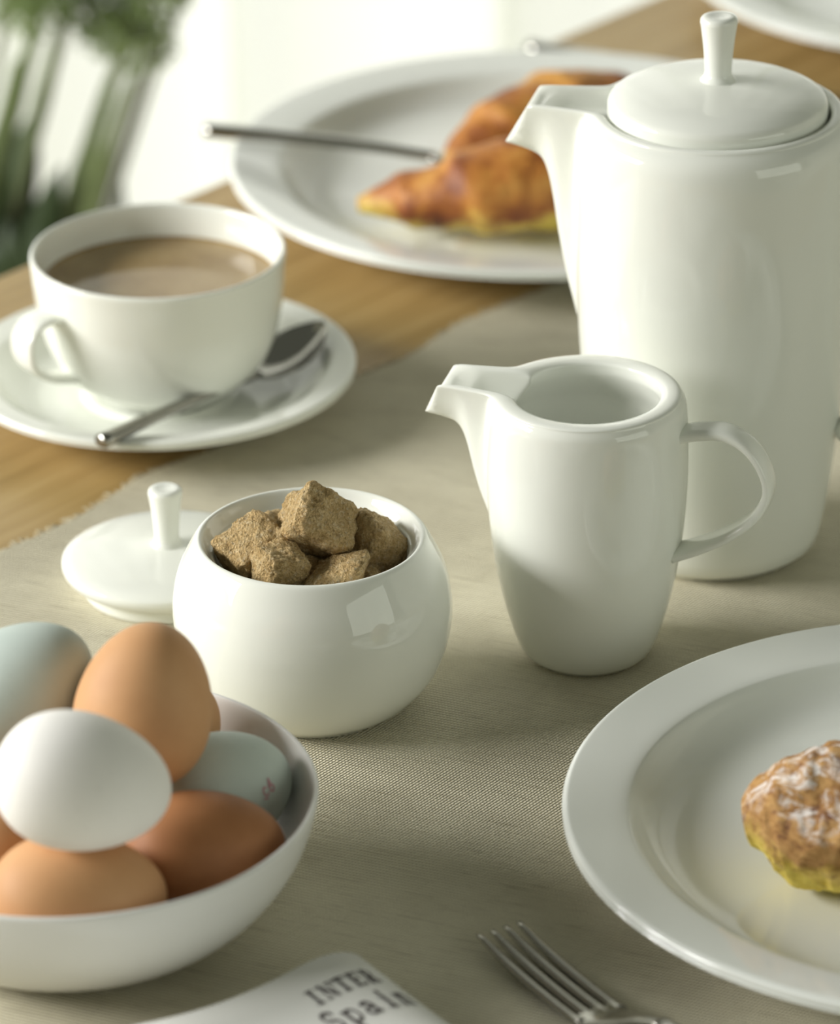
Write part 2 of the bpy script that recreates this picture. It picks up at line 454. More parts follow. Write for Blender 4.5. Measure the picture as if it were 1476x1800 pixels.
def ribbon_handle(name, pts, az, wid, thk, mat, parent, n=10, power=2.6):
    d = Vector((math.cos(az), math.sin(az), 0)); side = Vector((-d.y, d.x, 0))
    path = [d * p[0] + Vector((0, 0, p[1])) for p in cr_spline([(a, b, 0) for a, b in pts], n)]
    k = len(path) - 1
    f = lambda w_: [w_[0] + (w_[1] - w_[0]) * min(1, i / k * 2) if i / k < .5 else w_[1] + (w_[2] - w_[1]) * (i / k - .5) * 2 for i in range(k + 1)]
    return link(name, sweep_mesh(name, path, side, f(wid), f(thk), 20, power), mat, parent)
ribbon_handle('cup_handle', dz([(.0465, .0490), (.0530, .0508), (.0595, .0492), (.0636, .0428), (.0622, .0340), (.0545, .0270), (.0450, .0235), (.0370, .0220)], .0063),
              math.radians(217), (.0066, .0076, .0052), (.0020, .0017, .0018), CHINA, cup)
lathe('coffee', dz([(0, .0490), (.044, .0490), (.0460, .0508), (.0464, .0521), (.0455, .0515), (.0440, .05135), (.030, .0513), (0, .0513)], .0063), COFFEE, cup, (0, 0, 0), 128, 4)

# ------------------------------------------------------------------ sugar bowl, its lid and the sugar
BX, BY = -.0372, 1.391
sb = lathe('sugar_bowl', [(0, .0025), (.026, .0025), (.0275, .0003), (.0290, .0), (.0308, .0012), (.0365, .0058), (.0428, .0140), (.0467, .0250), (.0479, .0350), (.0473, .0430), (.0456, .0500), (.0428, .0562),
                          (.0405, .0605), (.0392, .0622), (.0380, .0626), (.0370, .0618), (.0358, .0598), (.0345, .0580), (.0335, .0572), (.0330, .0560), (.0332, .0540), (.0400, .0480), (.0435, .0350), (.0415, .0200),
                          (.034, .0090), (.018, .0055), (0, .005)], CHINA, None, W(BX, BY), 144, 6)
tag(sb, 'round white sugar bowl filled with brown sugar lumps', 'sugar bowl')
LX, LY = -.0915, 1.4785
sl = thing('sugar_bowl_cover', 'white sugar bowl lid with peg knob lying on the runner', 'lid', W(LX, LY))
lathe('cover_disc', [(0, .0030), (.0275, .0030), (.0285, .0003), (.0300, .0), (.0312, .0012), (.0318, .0050), (.0335, .0068), (.0365, .0078), (.0381, .0098), (.0384, .0118), (.0374, .0132), (.033, .0148), (.022, .0166), (.010, .0176), (0, .0178)],
      CHINA, sl, (0, 0, 0), 128, 6)
KNOB = [(0, -.001), (.0066, -.001), (.0062, .0004), (.0052, .0018), (.0048, .0035), (.0051, .0090), (.0057, .0150), (.0064, .0200), (.0066, .0215), (.0061, .0229), (.0045, .0235), (.0020, .0231), (0, .0229)]
lathe('cover_knob', [(r * .95, z * .96) for r, z in KNOB], CHINA, sl, (0, 0, .0174), 48, 5)

def sugar_lump(label, u, size, rot, seed):
    rnd = random.Random(seed)
    bm = bmesh.new(); bmesh.ops.create_cube(bm, size=1)
    bmesh.ops.subdivide_edges(bm, edges=bm.edges[:], cuts=25, use_grid_fill=True)
    off = Vector((rnd.uniform(0, 50), rnd.uniform(0, 50), 0))
    sh = [rnd.uniform(-.12, .12) for _ in range(6)]
    for v_ in bm.verts:
        p = v_.co * 2
        q = Vector((abs(p.x), abs(p.y), abs(p.z)))
        L6 = (q.x ** 6 + q.y ** 6 + q.z ** 6) ** (1 / 6)
        p = p / max(L6, 1e-6)
        p *= 1 + .20 * noise.noise(p * .8 + off) + .07 * noise.noise(p * 2.4 + off) + .05 * noise.noise(p * 6 + off) + .040 * noise.noise(p * 13 + off) + .022 * noise.noise(p * 24 + off)
        p = Vector((p.x + sh[0] * p.y + sh[1] * p.z, p.y + sh[2] * p.z, p.z + sh[3] * p.x))
        v_.co = Vector((p.x * size[0], p.y * size[1], p.z * size[2])) * .525
    me = bpy.data.meshes.new('sugar_lump'); bm.to_mesh(me); bm.free()
    o = link('sugar_lump', me, SUGAR, None, W(*u), tuple(math.radians(a) for a in rot))
    return tag(o, label, 'sugar lump', 'brown sugar lumps in the bowl')
for a in [
    ('tilted sugar lump on top of the heap, standing on one corner', (-.0352, 1.3930, .0655), (.0225, .020, .021), (42, 34, 14), 1),
    ('large sugar lump beside the bowl rim nearest the lid', (-.0560, 1.3905, .0570), (.021, .020, .020), (18, -22, 28), 2),
    ('shaded sugar lump against the bowl rim on the creamer side', (-.0165, 1.3960, .0550), (.0185, .018, .0185), (12, 30, 40), 3),
    ('blocky sugar lump in front, against the rim facing the eggs', (-.0475, 1.3755, .0575), (.0165, .016, .016), (8, 10, 32), 4),
    ('flat sugar lump peeping over the front rim below the tilted lump', (-.0285, 1.3750, .0525), (.0185, .015, .014), (6, -8, -12), 5),
    ('sugar lump half hidden behind the large lump', (-.0500, 1.4050, .0520), (.017, .018, .018), (20, 10, 60), 6),
    ('dark sugar lump wedged under the tilted lump', (-.0400, 1.3830, .0480), (.016, .016, .016), (30, 20, 10), 7),
    ('low sugar lump under the shaded lump at the rim', (-.0170, 1.3790, .0440), (.016, .016, .016), (10, 40, 22), 8),
    ('sugar lump buried at the back of the bowl', (-.0300, 1.4080, .0430), (.019, .018, .018), (14, 0, 33), 9),
    ('sugar lump at the bottom of the bowl', (-.0380, 1.3920, .0270), (.021, .021, .021), (4, 9, 20), 10)]:
    sugar_lump(*a)

# ------------------------------------------------------------------ jugs with a beak
def lerp_tab(tab, x):
    if x <= tab[0][0]: return tab[0][1]
    for (a, b), (c_, d) in zip(tab, tab[1:]):
        if x <= c_: return b + (d - b) * (x - a) / (c_ - a)
    return tab[-1][1]
# keel of the beak: share of its reach -> share of its height
KEEL = [(p[0], p[1]) for p in cr_spline([(0, 0, 0), (.08, .10, 0), (.20, .28, 0), (.29, .48, 0), (.36, .68, 0), (.43, .83, 0), (.52, .925, 0), (.68, .98, 0), (1, 1, 0)], 6)]
def smax(a, b, k):
    a, b = a / k, b / k; q = max(a, b)
    return k * (q + math.log(math.exp(a - q) + math.exp(b - q)))
def jug_mesh(name, prof, zrim, sp, flange, wall, inner, N=260):
    """prof: outer (r, z) control points up to the rim; sp: beak numbers; flange: inner rim radius; inner: 'open' or 'ledge'"""
    P = [(p[0], p[1]) for p in cr_spline([(a, b, 0) for a, b in prof], 8)]
    ZR = [(z, r) for r, z in P]
    R = lambda z: lerp_tab(ZR, z)
    Rr = R(zrim); zt, zb, mm = sp['zt'], sp['zb'], sp['m']
    def ring(phi, R0, wc, Lc, Lt, k):
        f = abs(phi); fc = math.atan2(wc, Lc)
        if f <= fc:
            tn = math.tan(f); tau = Lt * tn / (wc + (Lt - Lc) * tn)
            return math.hypot(Lt + (Lc - Lt) * tau, wc * tau), zt + (zrim - zt) * tau
        f2 = min(f, PI / 2)
        return smax(R0, (wc + mm * Lc) / (math.sin(f2) + mm * math.cos(f2)), k), zrim
    def hull(phi, z, wc, Lc, Lt, rmax, lift):
        """reach of the hull along direction phi at height z"""
        f = abs(phi)
        if f > 1.3: return 0.0
        xb = R(zb); cs, sn = math.cos(f), math.sin(f)
        def zh(r):
            x, y = r * cs, r * sn
            zk = zb + (zt - zb) * lerp_tab(KEEL, (x - xb) / (Lt - xb)) + lift
            w_ = wc + mm * max(0, Lc - x)
            return zk + (zrim - zk) * min(1.2, y / w_) ** 1.7
        lo, hi = 0.0, rmax
        if zh(lo) > z: return 0.0
        if zh(hi) <= z: return hi
        for _ in range(26):
            md = (lo + hi) / 2
            if zh(md) <= z: lo = md
            else: hi = md
        return lo
    phis = []
    for i in range(N):
        u_ = -1 + 2 * i / N; phis.append(PI * math.copysign(abs(u_) ** 1.7, u_))
    rows = []; nr = 64
    wc, Lc, Lt = sp['wc'], sp['Lc'], sp['Lt']
    O = [ring(f, Rr, wc, Lc, Lt, .0030) for f in phis]
    wi, Li, Ti = wc - sp['wt'], Lc - .0022, Lt - .0058
    Iq = [ring(f, flange, wi, Li, Ti, .0022) for f in phis]
    r00 = P[0][0]
    rows.append([(0.0, .0022)] * N); rows.append([(r00 - .0045, .0022)] * N); rows.append([(r00 - .003, 0)] * N)
    for q in range(nr + 1):
        s = 1 - (1 - q / nr) ** 1.8
        row = []
        for f, (ro, zo) in zip(phis, O):
            z = zo * s
            r = R(z)
            if z > zb - .004 and abs(f) < 1.3:
                h_ = hull(f, z, wc, Lc, Lt, ro, 0)
                k = .0016 * (1 - s) / .2 if s > .8 else .0016
                k = max(k, 1e-4)
                if h_ > 0: r = min(smax(r, h_, k), max(ro, r))
            if q == nr: r = ro
            elif s > .93: r = r + (ro - smax(r, 0, 1e-4)) * max(0, (s - .93) / .07) ** 6
            row.append((r, z))
        rows.append(row)
    e = sp['edge']
    for fr_, ez in ((.10, .62), (.30, 1), (.62, .95), (.90, .35)):
        rows.append([(ro + (ri - ro) * fr_, zo + e * ez) for (ro, zo), (ri, _) in zip(O, Iq)])
    rows.append([(ri, zo - e * .5) for (ro, zo), (ri, _) in zip(O, Iq)])
    def inrow(zf, base):
        row = []
        for f, (ri, _), (ro, zo) in zip(phis, Iq, O):
            z = zf(zo); r = base(z)
            h_ = hull(f, z, wi, Li, Ti, ri, .0022)
            row.append((min(max(r, h_), max(ri, r)), z))
        return row
    if inner == 'open':
        base = lambda z: min(R(z) - wall, flange + max(0, (zrim - .004 - z)) * .55)
        for q in range(1, 34): rows.append(inrow(lambda zo: (zo - e * .5) + (.006 - zo) * (q / 33) ** 1.4, base))
    else:
        for d in (.0012, .0026, .0042, .0060): rows.append(inrow(lambda zo: min(zo - e * .5, zrim - d), lambda z: flange))
        rows.append(inrow(lambda zo: min(zo - e * .5, zrim - .0085), lambda z: flange - .0005))
        rows.append([(flange - .0040, zrim - .0088)] * N)
        for z in (zrim - .03, zrim - .08, .04, .012, .006): rows.append([(R(z) - wall, z)] * N)
    rows.append([(0.0, .005)] * N)
    V, F, idx = [], [], []
    for row in rows:
        if row[0][0] == 0.0:
            idx.append([len(V)] * N); V.append((0, 0, row[0][1])); continue
        idx.append(list(range(len(V), len(V) + N)))
        for f, (r, z) in zip(phis, row): V.append((r * math.cos(f), r * math.sin(f), z))
    for A, B in zip(idx, idx[1:]):
        for k in range(N):
            k2 = (k + 1) % N
            q2 = []
            for i in (A[k], A[k2], B[k2], B[k]):
                if i not in q2: q2.append(i)
            if len(q2) > 2: F.append(tuple(q2))
    return mesh(name, V, F)

JX, JY = .0579, 1.4236
jug = thing('cream_jug', 'small white creamer with pouring beak and ribbon handle', 'jug', W(JX, JY))
jm = jug_mesh('jug_body', [(.0195, .0), (.0215, .0012), (.0247, .0070), (.0287, .0200), (.0318, .0350), (.0340, .0530), (.0349, .0700), (.0347, .0850), (.0342, .0945), (.0335, .0978), (.0324, .0996)], .0996,
              dict(wc=.0094, Lc=.0512, Lt=.0588, zt=.0850, zb=.0455, m=.12, wt=.0026, edge=.0008), .0253, .0032, 'open')
link('jug_body', jm, CHINA, jug, rot=(0, 0, math.radians(161)))
ribbon_handle('jug_handle', [(.0335, .0885), (.0400, .0902), (.0490, .0910), (.0570, .0872), (.0626, .0795), (.0644, .0708), (.0603, .0616), (.0518, .0538), (.0418, .0478), (.0320, .0432)],
              math.radians(-18), (.0058, .0056, .0072), (.0026, .0017, .0022), CHINA, jug)

PX, PY = .107, 1.511
pot = thing('coffee_pot', 'tall white coffee pot with pouring beak and tapered body', 'coffee pot', W(PX, PY))
pm = jug_mesh('pot_body', [(.0340, .0), (.0372, .0012), (.0398, .0060), (.0425, .0200), (.0455, .0450), (.0482, .0750), (.0498, .1050), (.0502, .1300), (.0499, .1500), (.0492, .1610), (.0480, .1662), (.0464, .1686), (.0446, .1692)], .1692,
              dict(wc=.0104, Lc=.0668, Lt=.0768, zt=.1515, zb=.0840, m=.14, wt=.0016, edge=.0010), .0400, .0035, 'ledge')
link('pot_body', pm, CHINA, pot, rot=(0, 0, math.radians(166)))
ribbon_handle('pot_handle', [(.0485, .1500), (.0600, .1535), (.0760, .1530), (.0880, .1440), (.0930, .1250), (.0910, .1020), (.0820, .0800), (.0680, .0620), (.0470, .0500)],
              math.radians(-14), (.0065, .0070, .0080), (.0036, .0024, .0030), CHINA, pot)
pl = lathe('lid', [(0, .0), (.034, .0), (.0383, .0002), (.0389, .0015), (.0390, .0062), (.0386, .0084), (.0368, .0102), (.0310, .0126), (.0210, .0147), (.0110, .0158), (0, .0161)], CHINA, pot, (0, 0, .1647), 144, 7)
lathe('lid_knob', [(r, z * 1.02) for r, z in KNOB], CHINA, pl, (0, 0, .0158), 48, 5)

# ------------------------------------------------------------------ egg bowl and eggs
EX, EY = -.1108, 1.245
eb = lathe('egg_bowl', [(0, .0025), (.038, .0025), (.0395, .0), (.0430, .0), (.0450, .0012), (.0560, .0070), (.0655, .0160), (.0725, .0265), (.0765, .0370), (.0780, .0440), (.0778, .0455), (.0769, .0458), (.0761, .0445),
                         (.0743, .0360), (.0703, .0265), (.0632, .0163), (.053, .0088), (.040, .0050), (.02, .0042), (0, .0040)], BOWLWHITE, None, W(EX, EY), 144, 6)
tag(eb, 'shallow white bowl heaped with eggs', 'bowl')
def egg_profile(L_, Wd, n=40):
    out = []
    for i in range(n + 1):
        t = PI * i / n; x = -math.cos(t)
        r = math.sin(t) * (1 - .13 * x) * (1 + .02 * math.cos(2 * t))
        out.append((max(r * Wd / 2, 0) if 0 < i < n else 0, x * L_ / 2))
    return out
def egg(label, c_, axis, mat, L_=.0560, Wd=.0430):
    o = link('egg', lathe_mesh('egg', egg_profile(L_, Wd), 56), mat, None, W(*c_))
    o.rotation_euler = Vector(axis).to_track_quat('Z', 'Y').to_euler()
    return tag(o, label, 'egg', 'eggs in the white bowl')
egg('white egg lying on top at the front of the heap', (-.1017, 1.1898, .0795), (.96, .05, -.22), EGG_WHITE, .0535, .0425)
egg('brown egg at the front of the bowl under the white egg', (-.1053, 1.1918, .0380), (.99, .06, .02), EGG_BROWN, .0545, .0415)
egg('dark brown egg low beside the front rim, partly in shadow', (-.0683, 1.2214, .0362), (.90, .28, -.05), EGG_DARK, .0525, .0405)
e_b = egg('pale blue egg with a faint pink stamp beside the bowl wall', (-.0640, 1.2620, .0355), (.75, .40, .10), EGG_BLUE, .0470, .0395)
egg('brown egg standing upright at the top of the heap', (-.0863, 1.2473, .0745), (.20, .20, .95), EGG_BROWN, .0530, .0437)
egg('pale blue egg leaning at the top of the heap beside the upright brown egg', (-.1282, 1.2657, .0700), (.62, .10, .42), EGG_BLUE, .0550, .0420)
egg('brown egg showing only a sliver behind the upright brown egg', (-.0850, 1.2880, .0420), (.3, .2, .2), EGG_BROWN, .0440, .0390)
egg('brown egg peeping out under the white egg at the picture edge', (-.1314, 1.2347, .0317), (.4, .9, .0), EGG_BROWN, .0520, .0410)

# ------------------------------------------------------------------ cutlery
def along(path, n=10): return cr_spline(path, n)
def rod_handle(parent, pts, r_a, r_b, flat=.75, name='handle'):
    P = along(pts, 8); k = len(P) - 1
    ra = [r_a + (r_b - r_a) * i / k for i in range(k + 1)]
    return link(name, sweep_mesh(name, P, Vector((0, 1, 0)), ra, [x * flat for x in ra], 16, 2.2), STEEL, parent)
def fork(label, loc, rz, tilt=0, zoff=0, neck=.018, lift=0.0):
    f = thing('fork', label, 'fork', loc, rz)
    f.rotation_euler = (0, tilt, rz)
    for k in range(4):
        y = (k - 1.5) * .0046
        P = along([Vector((0, y, .0048)), Vector((.012, y, .0034)), Vector((.028, y, .0028)), Vector((.044, y, .0034)), Vector((.050, y * .97, .0044))], 5)
        n_ = len(P)
        link('tine', sweep_mesh('tine', P, Vector((0, 1, 0)), [.0008 + .0009 * min(1, i / n_ * 2.5) for i in range(n_)], [.0006 + .0005 * min(1, i / n_ * 2) for i in range(n_)], 8, 3.0), STEEL, f)
    P = along([Vector((.0455, 0, .0033)), Vector((.052, 0, .0048)), Vector((.060, 0, .0085)), Vector((.068, 0, .0128)), Vector((.078, 0, neck - .001))], 6)
    n_ = len(P); ws = [.0086, .0085, .0082, .0077, .0070, .0062, .0054, .0046, .0040, .0035, .0031, .0029, .0027]
    wl = [ws[min(len(ws) - 1, int(i * len(ws) / n_))] for i in range(n_)]
    link('fork_head', sweep_mesh('fork_head', P, Vector((0, 1, 0)), wl, [.0011 + .0012 * i / n_ for i in range(n_)], 16, 3.0), STEEL, f)
    rod_handle(f, [Vector((.076, 0, neck - .0012)), Vector((.095, 0, neck)), Vector((.130, 0, .0115 + lift * .5)), Vector((.190, 0, .0040 + lift))], .0027, .0040)
    return f
fork('steel fork with four tines lying on the runner beside the newspaper', W(.0228, 1.2268, -.0005), math.radians(-59.5)).scale = (1.2, 1.05, 1.1)
# fork resting on the rim of the croissant plate, handle overhanging towards the cup
bf = thing('fork', 'slim steel fork resting across the rim of the croissant plate', 'fork', W(-.0915, 1.8650, 0))
hv = [Vector((0, 0, .0300)), Vector((.030, -.0062, .0292)), Vector((.065, -.0134, .0276)), Vector((.100, -.0205, .0240))]
rod_handle(bf, hv, .0042, .0030)
P = along([Vector((.098, -.0201, .0242)), Vector((.112, -.0230, .0200)), Vector((.122, -.0250, .0140))], 5); n_ = len(P)
link('fork_head', sweep_mesh('fork_head', P, Vector((.2, .98, 0)), [.0030 + .0055 * i / n_ for i in range(n_)], .0013, 12, 3.0), STEEL, bf)
for k in range(4):
    y = (k - 1.5) * .0046; s_ = Vector((.2, .98, 0)) * y
    P = along([Vector((.1215, -.0249, .0143)) + s_, Vector((.140, -.0287, .0108)) + s_, Vector((.163, -.0333, .0125)) + s_], 6)
    link('tine', sweep_mesh('tine', P, Vector((.2, .98, 0)), [.0014 - .0006 * i / len(P) for i in range(len(P))], .0009, 8, 3.0), STEEL, bf)
# teaspoon lying in the saucer
ts = thing('teaspoon', 'polished teaspoon lying on the saucer beside the cup', 'spoon', W(-.1195, 1.5600, 0), math.radians(52.6))
rod_handle(ts, [Vector((0, 0, .0212)), Vector((.030, 0, .0200)), Vector((.065, 0, .0180)), Vector((.094, 0, .0150))], .0036, .0019)
V, F = [], []; nu, nv = 26, 18
for side in (0, 1):
    for i in range(nu + 1):
        a = i / nu; x = .092 + .043 * a
        hw = .0130 * (math.sin(PI * min(1, max(0, a)) ** .80)) ** .62 if 0 < a < 1 else 0.0
        hw = max(hw, .0020 if a < .05 else .0002)
        zt_ = .0150 + .0085 * a
        for j in range(nv + 1):
            b = -1 + 2 * j / nv
            dep = .0058 * (1 - b * b) * math.sin(PI * min(1, a * 1.02)) ** .7 if 0 < a < .98 else 0
            V.append((x, hw * b, zt_ - dep - (.0009 if side else 0)))
S = (nu + 1) * (nv + 1)
for i in range(nu):
    for j in range(nv):
        k = i * (nv + 1) + j
        F.append((k, k + nv + 1, k + nv + 2, k + 1)); F.append((S + k, S + k + 1, S + k + nv + 2, S + k + nv + 1))
    k = i * (nv + 1); F.append((k, S + k, S + k + nv + 1, k + nv + 1)); k += nv; F.append((k, k + nv + 1, S + k + nv + 1, S + k))
link('spoon_bowl', mesh('spoon_bowl', V, F), STEEL, ts)
# knife beyond the croissant plate
kn = thing('table_knife', 'steel table knife lying on bare oak past the croissant plate', 'knife', W(.0545, 2.0400, -.001), math.radians(-28.5))
rod_handle(kn, [Vector((0, 0, .0040)), Vector((.040, 0, .0040)), Vector((.090, 0, .0040))], .0052, .0042)
V, F = [], []
nb_ = 20
for i in range(nb_ + 1):
    a = i / nb_; x = .088 + .115 * a
    lo = -.0085 * math.sqrt(max(0, 1 - max(0, (a - .75) / .25) ** 2)) * min(1, .45 + a * 4); hi_ = .0062 * (1 - max(0, (a - .8) / .2) ** 2 * .6) * min(1, .6 + a * 3)
    V += [(x, lo, .0022), (x, hi_, .0014), (x, hi_, .0034), (x, lo, .0025)]
for i in range(nb_):
    k = i * 4
    for j in range(4): F.append((k + j, k + (j + 1) % 4, k + 4 + (j + 1) % 4, k + 4 + j))
F += [(3, 2, 1, 0), tuple(nb_ * 4 + j for j in range(4))]
link('blade', mesh('blade', V, F), STEEL, kn, smooth=False)

# ------------------------------------------------------------------ pastries
def croissant(name, label, loc, rz, spine, rads, folds, mat, seed, cat, squash=.86, amp=.06, lip=.24):
    """roll with overlapping turns: spine points, radius knots, positions of the turn edges (0..1)"""
    P = cr_spline(spine, 22); n = len(P) - 1; ns = 56
    R_ = cr_spline([(a, 0, 0) for a in rads], max(1, int(n / (len(rads) - 1)) + 1))
    off = Vector((seed * 3.7, seed * 1.9, 0))
    V, F = [], []
    for i, p in enumerate(P):
        a = i / n
        r = max(.0012, R_[min(len(R_) - 1, int(a * (len(R_) - 1)))].x)
        t = (P[min(i + 1, n)] - P[max(i - 1, 0)]).normalized()
        s = Vector((0, 0, 1)).cross(t).normalized(); nn = t.cross(s)
        for k in range(ns):
            q = 2 * PI * k / ns
            aa = a + .035 * math.sin(q + 1.1)
            st = 0
            for f0, dirn in folds:
                d = (aa - f0) * dirn
                st += lip * math.exp(-max(0, d) / .075) * (1 / (1 + math.exp(-d / .010)))
            dv = s * math.cos(q) + nn * math.sin(q)
            w_ = noise.noise((p + dv * r) * 60 + off) * amp + noise.noise((p + dv * r) * 170 + off) * amp * .45 + noise.noise((p + dv * r) * 420 + off) * amp * .2
            rr = r * (1 + st + w_)
            co = p + s * math.cos(q) * rr + nn * math.sin(q) * rr * squash
            co.z = max(co.z, .0003 + .0004 * noise.noise(co * 90))
            V.append(co)
    for i in range(n):
        for k in range(ns):
            k2 = (k + 1) % ns; F.append((i * ns + k, i * ns + k2, (i + 1) * ns + k2, (i + 1) * ns + k))
    F.append(tuple(reversed(range(ns)))); F.append(tuple(range(n * ns, (n + 1) * ns)))
    o = link(name, mesh(name, V, F), mat, None, loc, (0, 0, rz))
    return tag(o, label, cat)
croissant('croissant', 'golden croissant with a dark pointed tip at the front of the plate', W(-.022, 1.8010, .0080), 0,
          [Vector((-.002, .004, .010)), Vector((.012, .001, .013)), Vector((.030, -.004, .016)), Vector((.052, -.005, .020)), Vector((.074, 0, .021)), Vector((.095, .012, .017)), Vector((.112, .028, .011)), Vector((.122, .042, .008))],
          [.0040, .0100, .0145, .0190, .0205, .0170, .0110, .0035], [(.36, 1), (.60, -1), (.18, 1)], CRUST, 2, 'croissant')
croissant('croissant', 'browned croissant lying behind the front croissant on the plate', W(.018, 1.8520, .0068), 0,
          [Vector((-.001, .000, .012)), Vector((.008, .008, .015)), Vector((.026, .020, .019)), Vector((.048, .034, .020)), Vector((.070, .042, .018)), Vector((.088, .040, .012)), Vector((.098, .036, .008))],
          [.0070, .0130, .0180, .0200, .0180, .0110, .0040], [(.26, 1), (.48, 1), (.72, -1)], CRUST, 5, 'croissant')
croissant('pastry', 'sugar-dusted flaky pastry with yellow dough showing underneath', W(.104, 1.2520, .0070), 0,
          [Vector((-.002, .002, .020)), Vector((.006, .001, .022)), Vector((.020, -.002, .0235)), Vector((.040, -.006, .0245)), Vector((.062, -.012, .023)), Vector((.084, -.022, .018)), Vector((.098, -.030, .012))],
          [.0090, .0170, .0235, .0265, .0245, .0170, .0050], [(.20, 1), (.47, 1), (.72, -1)], CRUST_SUGAR, 9, 'pastry', .92, .17, .09)

# ------------------------------------------------------------------ newspaper
np_ = thing('newspaper', 'folded newspaper with serif headline lying beside the fork', 'newspaper', W(-.0195, 1.1995, .0005), math.radians(35))
# local x runs along the lines of print (fold at x = 0), local y runs down the page (negative)
def fold_path(r, x_left, ztop, zbot, n=14):
    pts = []
    for i in range(25):
        a = i / 24; pts.append((x_left + (-r * 1.6 - x_left) * a, ztop))
    zc = (ztop + zbot) / 2; rz_ = (ztop - zbot) / 2
    for i in range(1, n + 1):
        q = PI / 2 - PI * i / n; pts.append((-r * 1.6 + r * 1.6 * math.cos(q), zc + rz_ * math.sin(q)))
    for i in range(1, 13): pts.append((-r * 1.6 + (x_left + r * 1.6) * i / 12, zbot))
    return pts
def wob(x, y, z): return (.0022 * math.sin(x * 55 + 1.1) * min(1, abs(x) / .03) + .0012 * math.sin(y * 40 + x * 30)) * min(1, z / .016)
def sheet(name, r, xl, zt_, zb_, y0, y1, ym=16):
    pts = fold_path(r, xl, zt_, zb_)
    V, F = [], []
    for i, (x, z) in enumerate(pts):
        for j in range(ym + 1):
            y = y0 + (y1 - y0) * j / ym
            ycut = y if j else y0 - .006 * math.exp(-((x + .060) / .022) ** 2) * 0
            V.append((x, ycut, z + wob(x, y, z)))
    for i in range(len(pts) - 1):
        for j in range(ym):
            k = i * (ym + 1) + j; F.append((k, k + 1, k + ym + 2, k + ym + 1))
    o = link(name, mesh(name, V, F), PAPER, np_)
    sm = o.modifiers.new('thickness', 'SOLIDIFY'); sm.thickness = .0004; sm.offset = 0
    return o
ZT = .0170
for k in range(4):
    d = .0017 * k
    sheet('sheet', .0120 - .0013 * k, -.150 + .002 * k, ZT - d, .0010 + d, -.0006 * k, -.20 + .001 * k)
def page_point(x, y):
    """point on the printed top sheet for page coordinates x (from fold, negative) and y"""
    r = .0120 * 1.6
    if x <= -r: z = ZT; xx = x
    else:
        q = (x + r) / (r * .93); q = min(q, 1.5); xx = -r + r * math.sin(q); z = (ZT + .0010) / 2 + (ZT - .0010) / 2 * math.cos(q)
    return Vector((xx, y, z + wob(xx, y, z) + .00045))
def stroke(pts, w_):
    out = []
    P = [Vector((a, b, 0)) for a, b in pts]
    for i in range(len(P) - 1):
        d = (P[i + 1] - P[i]); n2 = Vector((-d.y, d.x, 0)).normalized() * w_ / 2
        ex = d.normalized() * w_ * .15
        out.append([P[i] + n2 - ex, P[i] - n2 - ex, P[i + 1] - n2 + ex, P[i + 1] + n2 + ex])
    return out
def serif(x, y, w_=.40): return stroke([(x - w_ / 2, y), (x + w_ / 2, y)], .07)
TH, TN = .22, .09
def arc(cx, cy, rx, ry, a0, a1, n=9): return [(cx + rx * math.cos(math.radians(a0 + (a1 - a0) * i / n)), cy + ry * math.sin(math.radians(a0 + (a1 - a0) * i / n))) for i in range(n + 1)]
G = {
 'I': stroke([(.5, 0), (.5, 1)], TH) + serif(.5, .035, .6) + serif(.5, .965, .6),
 'N': stroke([(.18, 0), (.18, 1)], TN) + stroke([(.84, 0), (.84, 1)], TN) + stroke([(.16, .98), (.84, .02)], TH) + serif(.18, .035) + serif(.14, .965) + serif(.84, .965),
 'T': stroke([(.5, 0), (.5, 1)], TH) + stroke([(.06, .95), (.94, .95)], .10) + serif(.5, .035, .5) + stroke([(.08, .95), (.08, .74)], .07) + stroke([(.92, .95), (.92, .74)], .07),
 'E': stroke([(.26, 0), (.26, 1)], TH) + stroke([(.1, .95), (.86, .95)], .10) + stroke([(.1, .05), (.9, .05)], .10) + stroke([(.26, .5), (.66, .5)], .09) + stroke([(.86, .95), (.86, .74)], .07) + stroke([(.9, .05), (.9, .27)], .07) + stroke([(.66, .62), (.66, .38)], .06),
 'R': stroke([(.24, 0), (.24, 1)], TH) + stroke([(.1, .96)] + arc(.44, .73, .34, .23, 90, -90) + [(.24, .5)], .12) + stroke([(.46, .5), (.86, .03)], TH) + serif(.24, .035) + serif(.88, .035, .24),
 'S': stroke(arc(.5, .74, .30, .22, 20, 250, 10) + arc(.5, .27, .32, .24, 70, -160, 10), .15) + stroke([(.80, .95), (.80, .74)], .07) + stroke([(.17, .07), (.17, .28)], .07),
 'p': stroke([(.26, -.32), (.26, .66)], TH) + stroke(arc(.50, .33, .32, .32, 160, -160, 16), .13) + serif(.26, -.30, .44) + serif(.18, .64, .24),
 'a': stroke(arc(.42, .47, .26, .18, 150, 0, 8) + [(.68, .08), (.84, .03)], .16) + stroke(arc(.44, .19, .27, .17, 60, 330, 12), .13),
 'i': stroke([(.5, 0), (.5, .66)], TH) + serif(.5, .035, .6) + serif(.42, .64, .3) + stroke([(.5, .80), (.5, .97)], .20),
 'n': stroke([(.24, 0), (.24, .66)], TH) + stroke([(.26, .5)] + arc(.52, .44, .26, .2, 140, 0, 8) + [(.78, .0)], .17) + serif(.24, .035, .40) + serif(.80, .035, .40) + serif(.16, .64, .24)}
def word(name, s, x, y, wd, ht, slant=0.0):
    V, F = [], []
    for k, ch in enumerate(s):
        for qd in G[ch]:
            i0 = len(V)
            for p in qd: V.append(page_point(x + (k + p.x * .92) * wd, y + p.y * ht))
            F.append((i0, i0 + 1, i0 + 2, i0 + 3))
    return link(name, mesh(name, V, F), INK, np_, smooth=False)
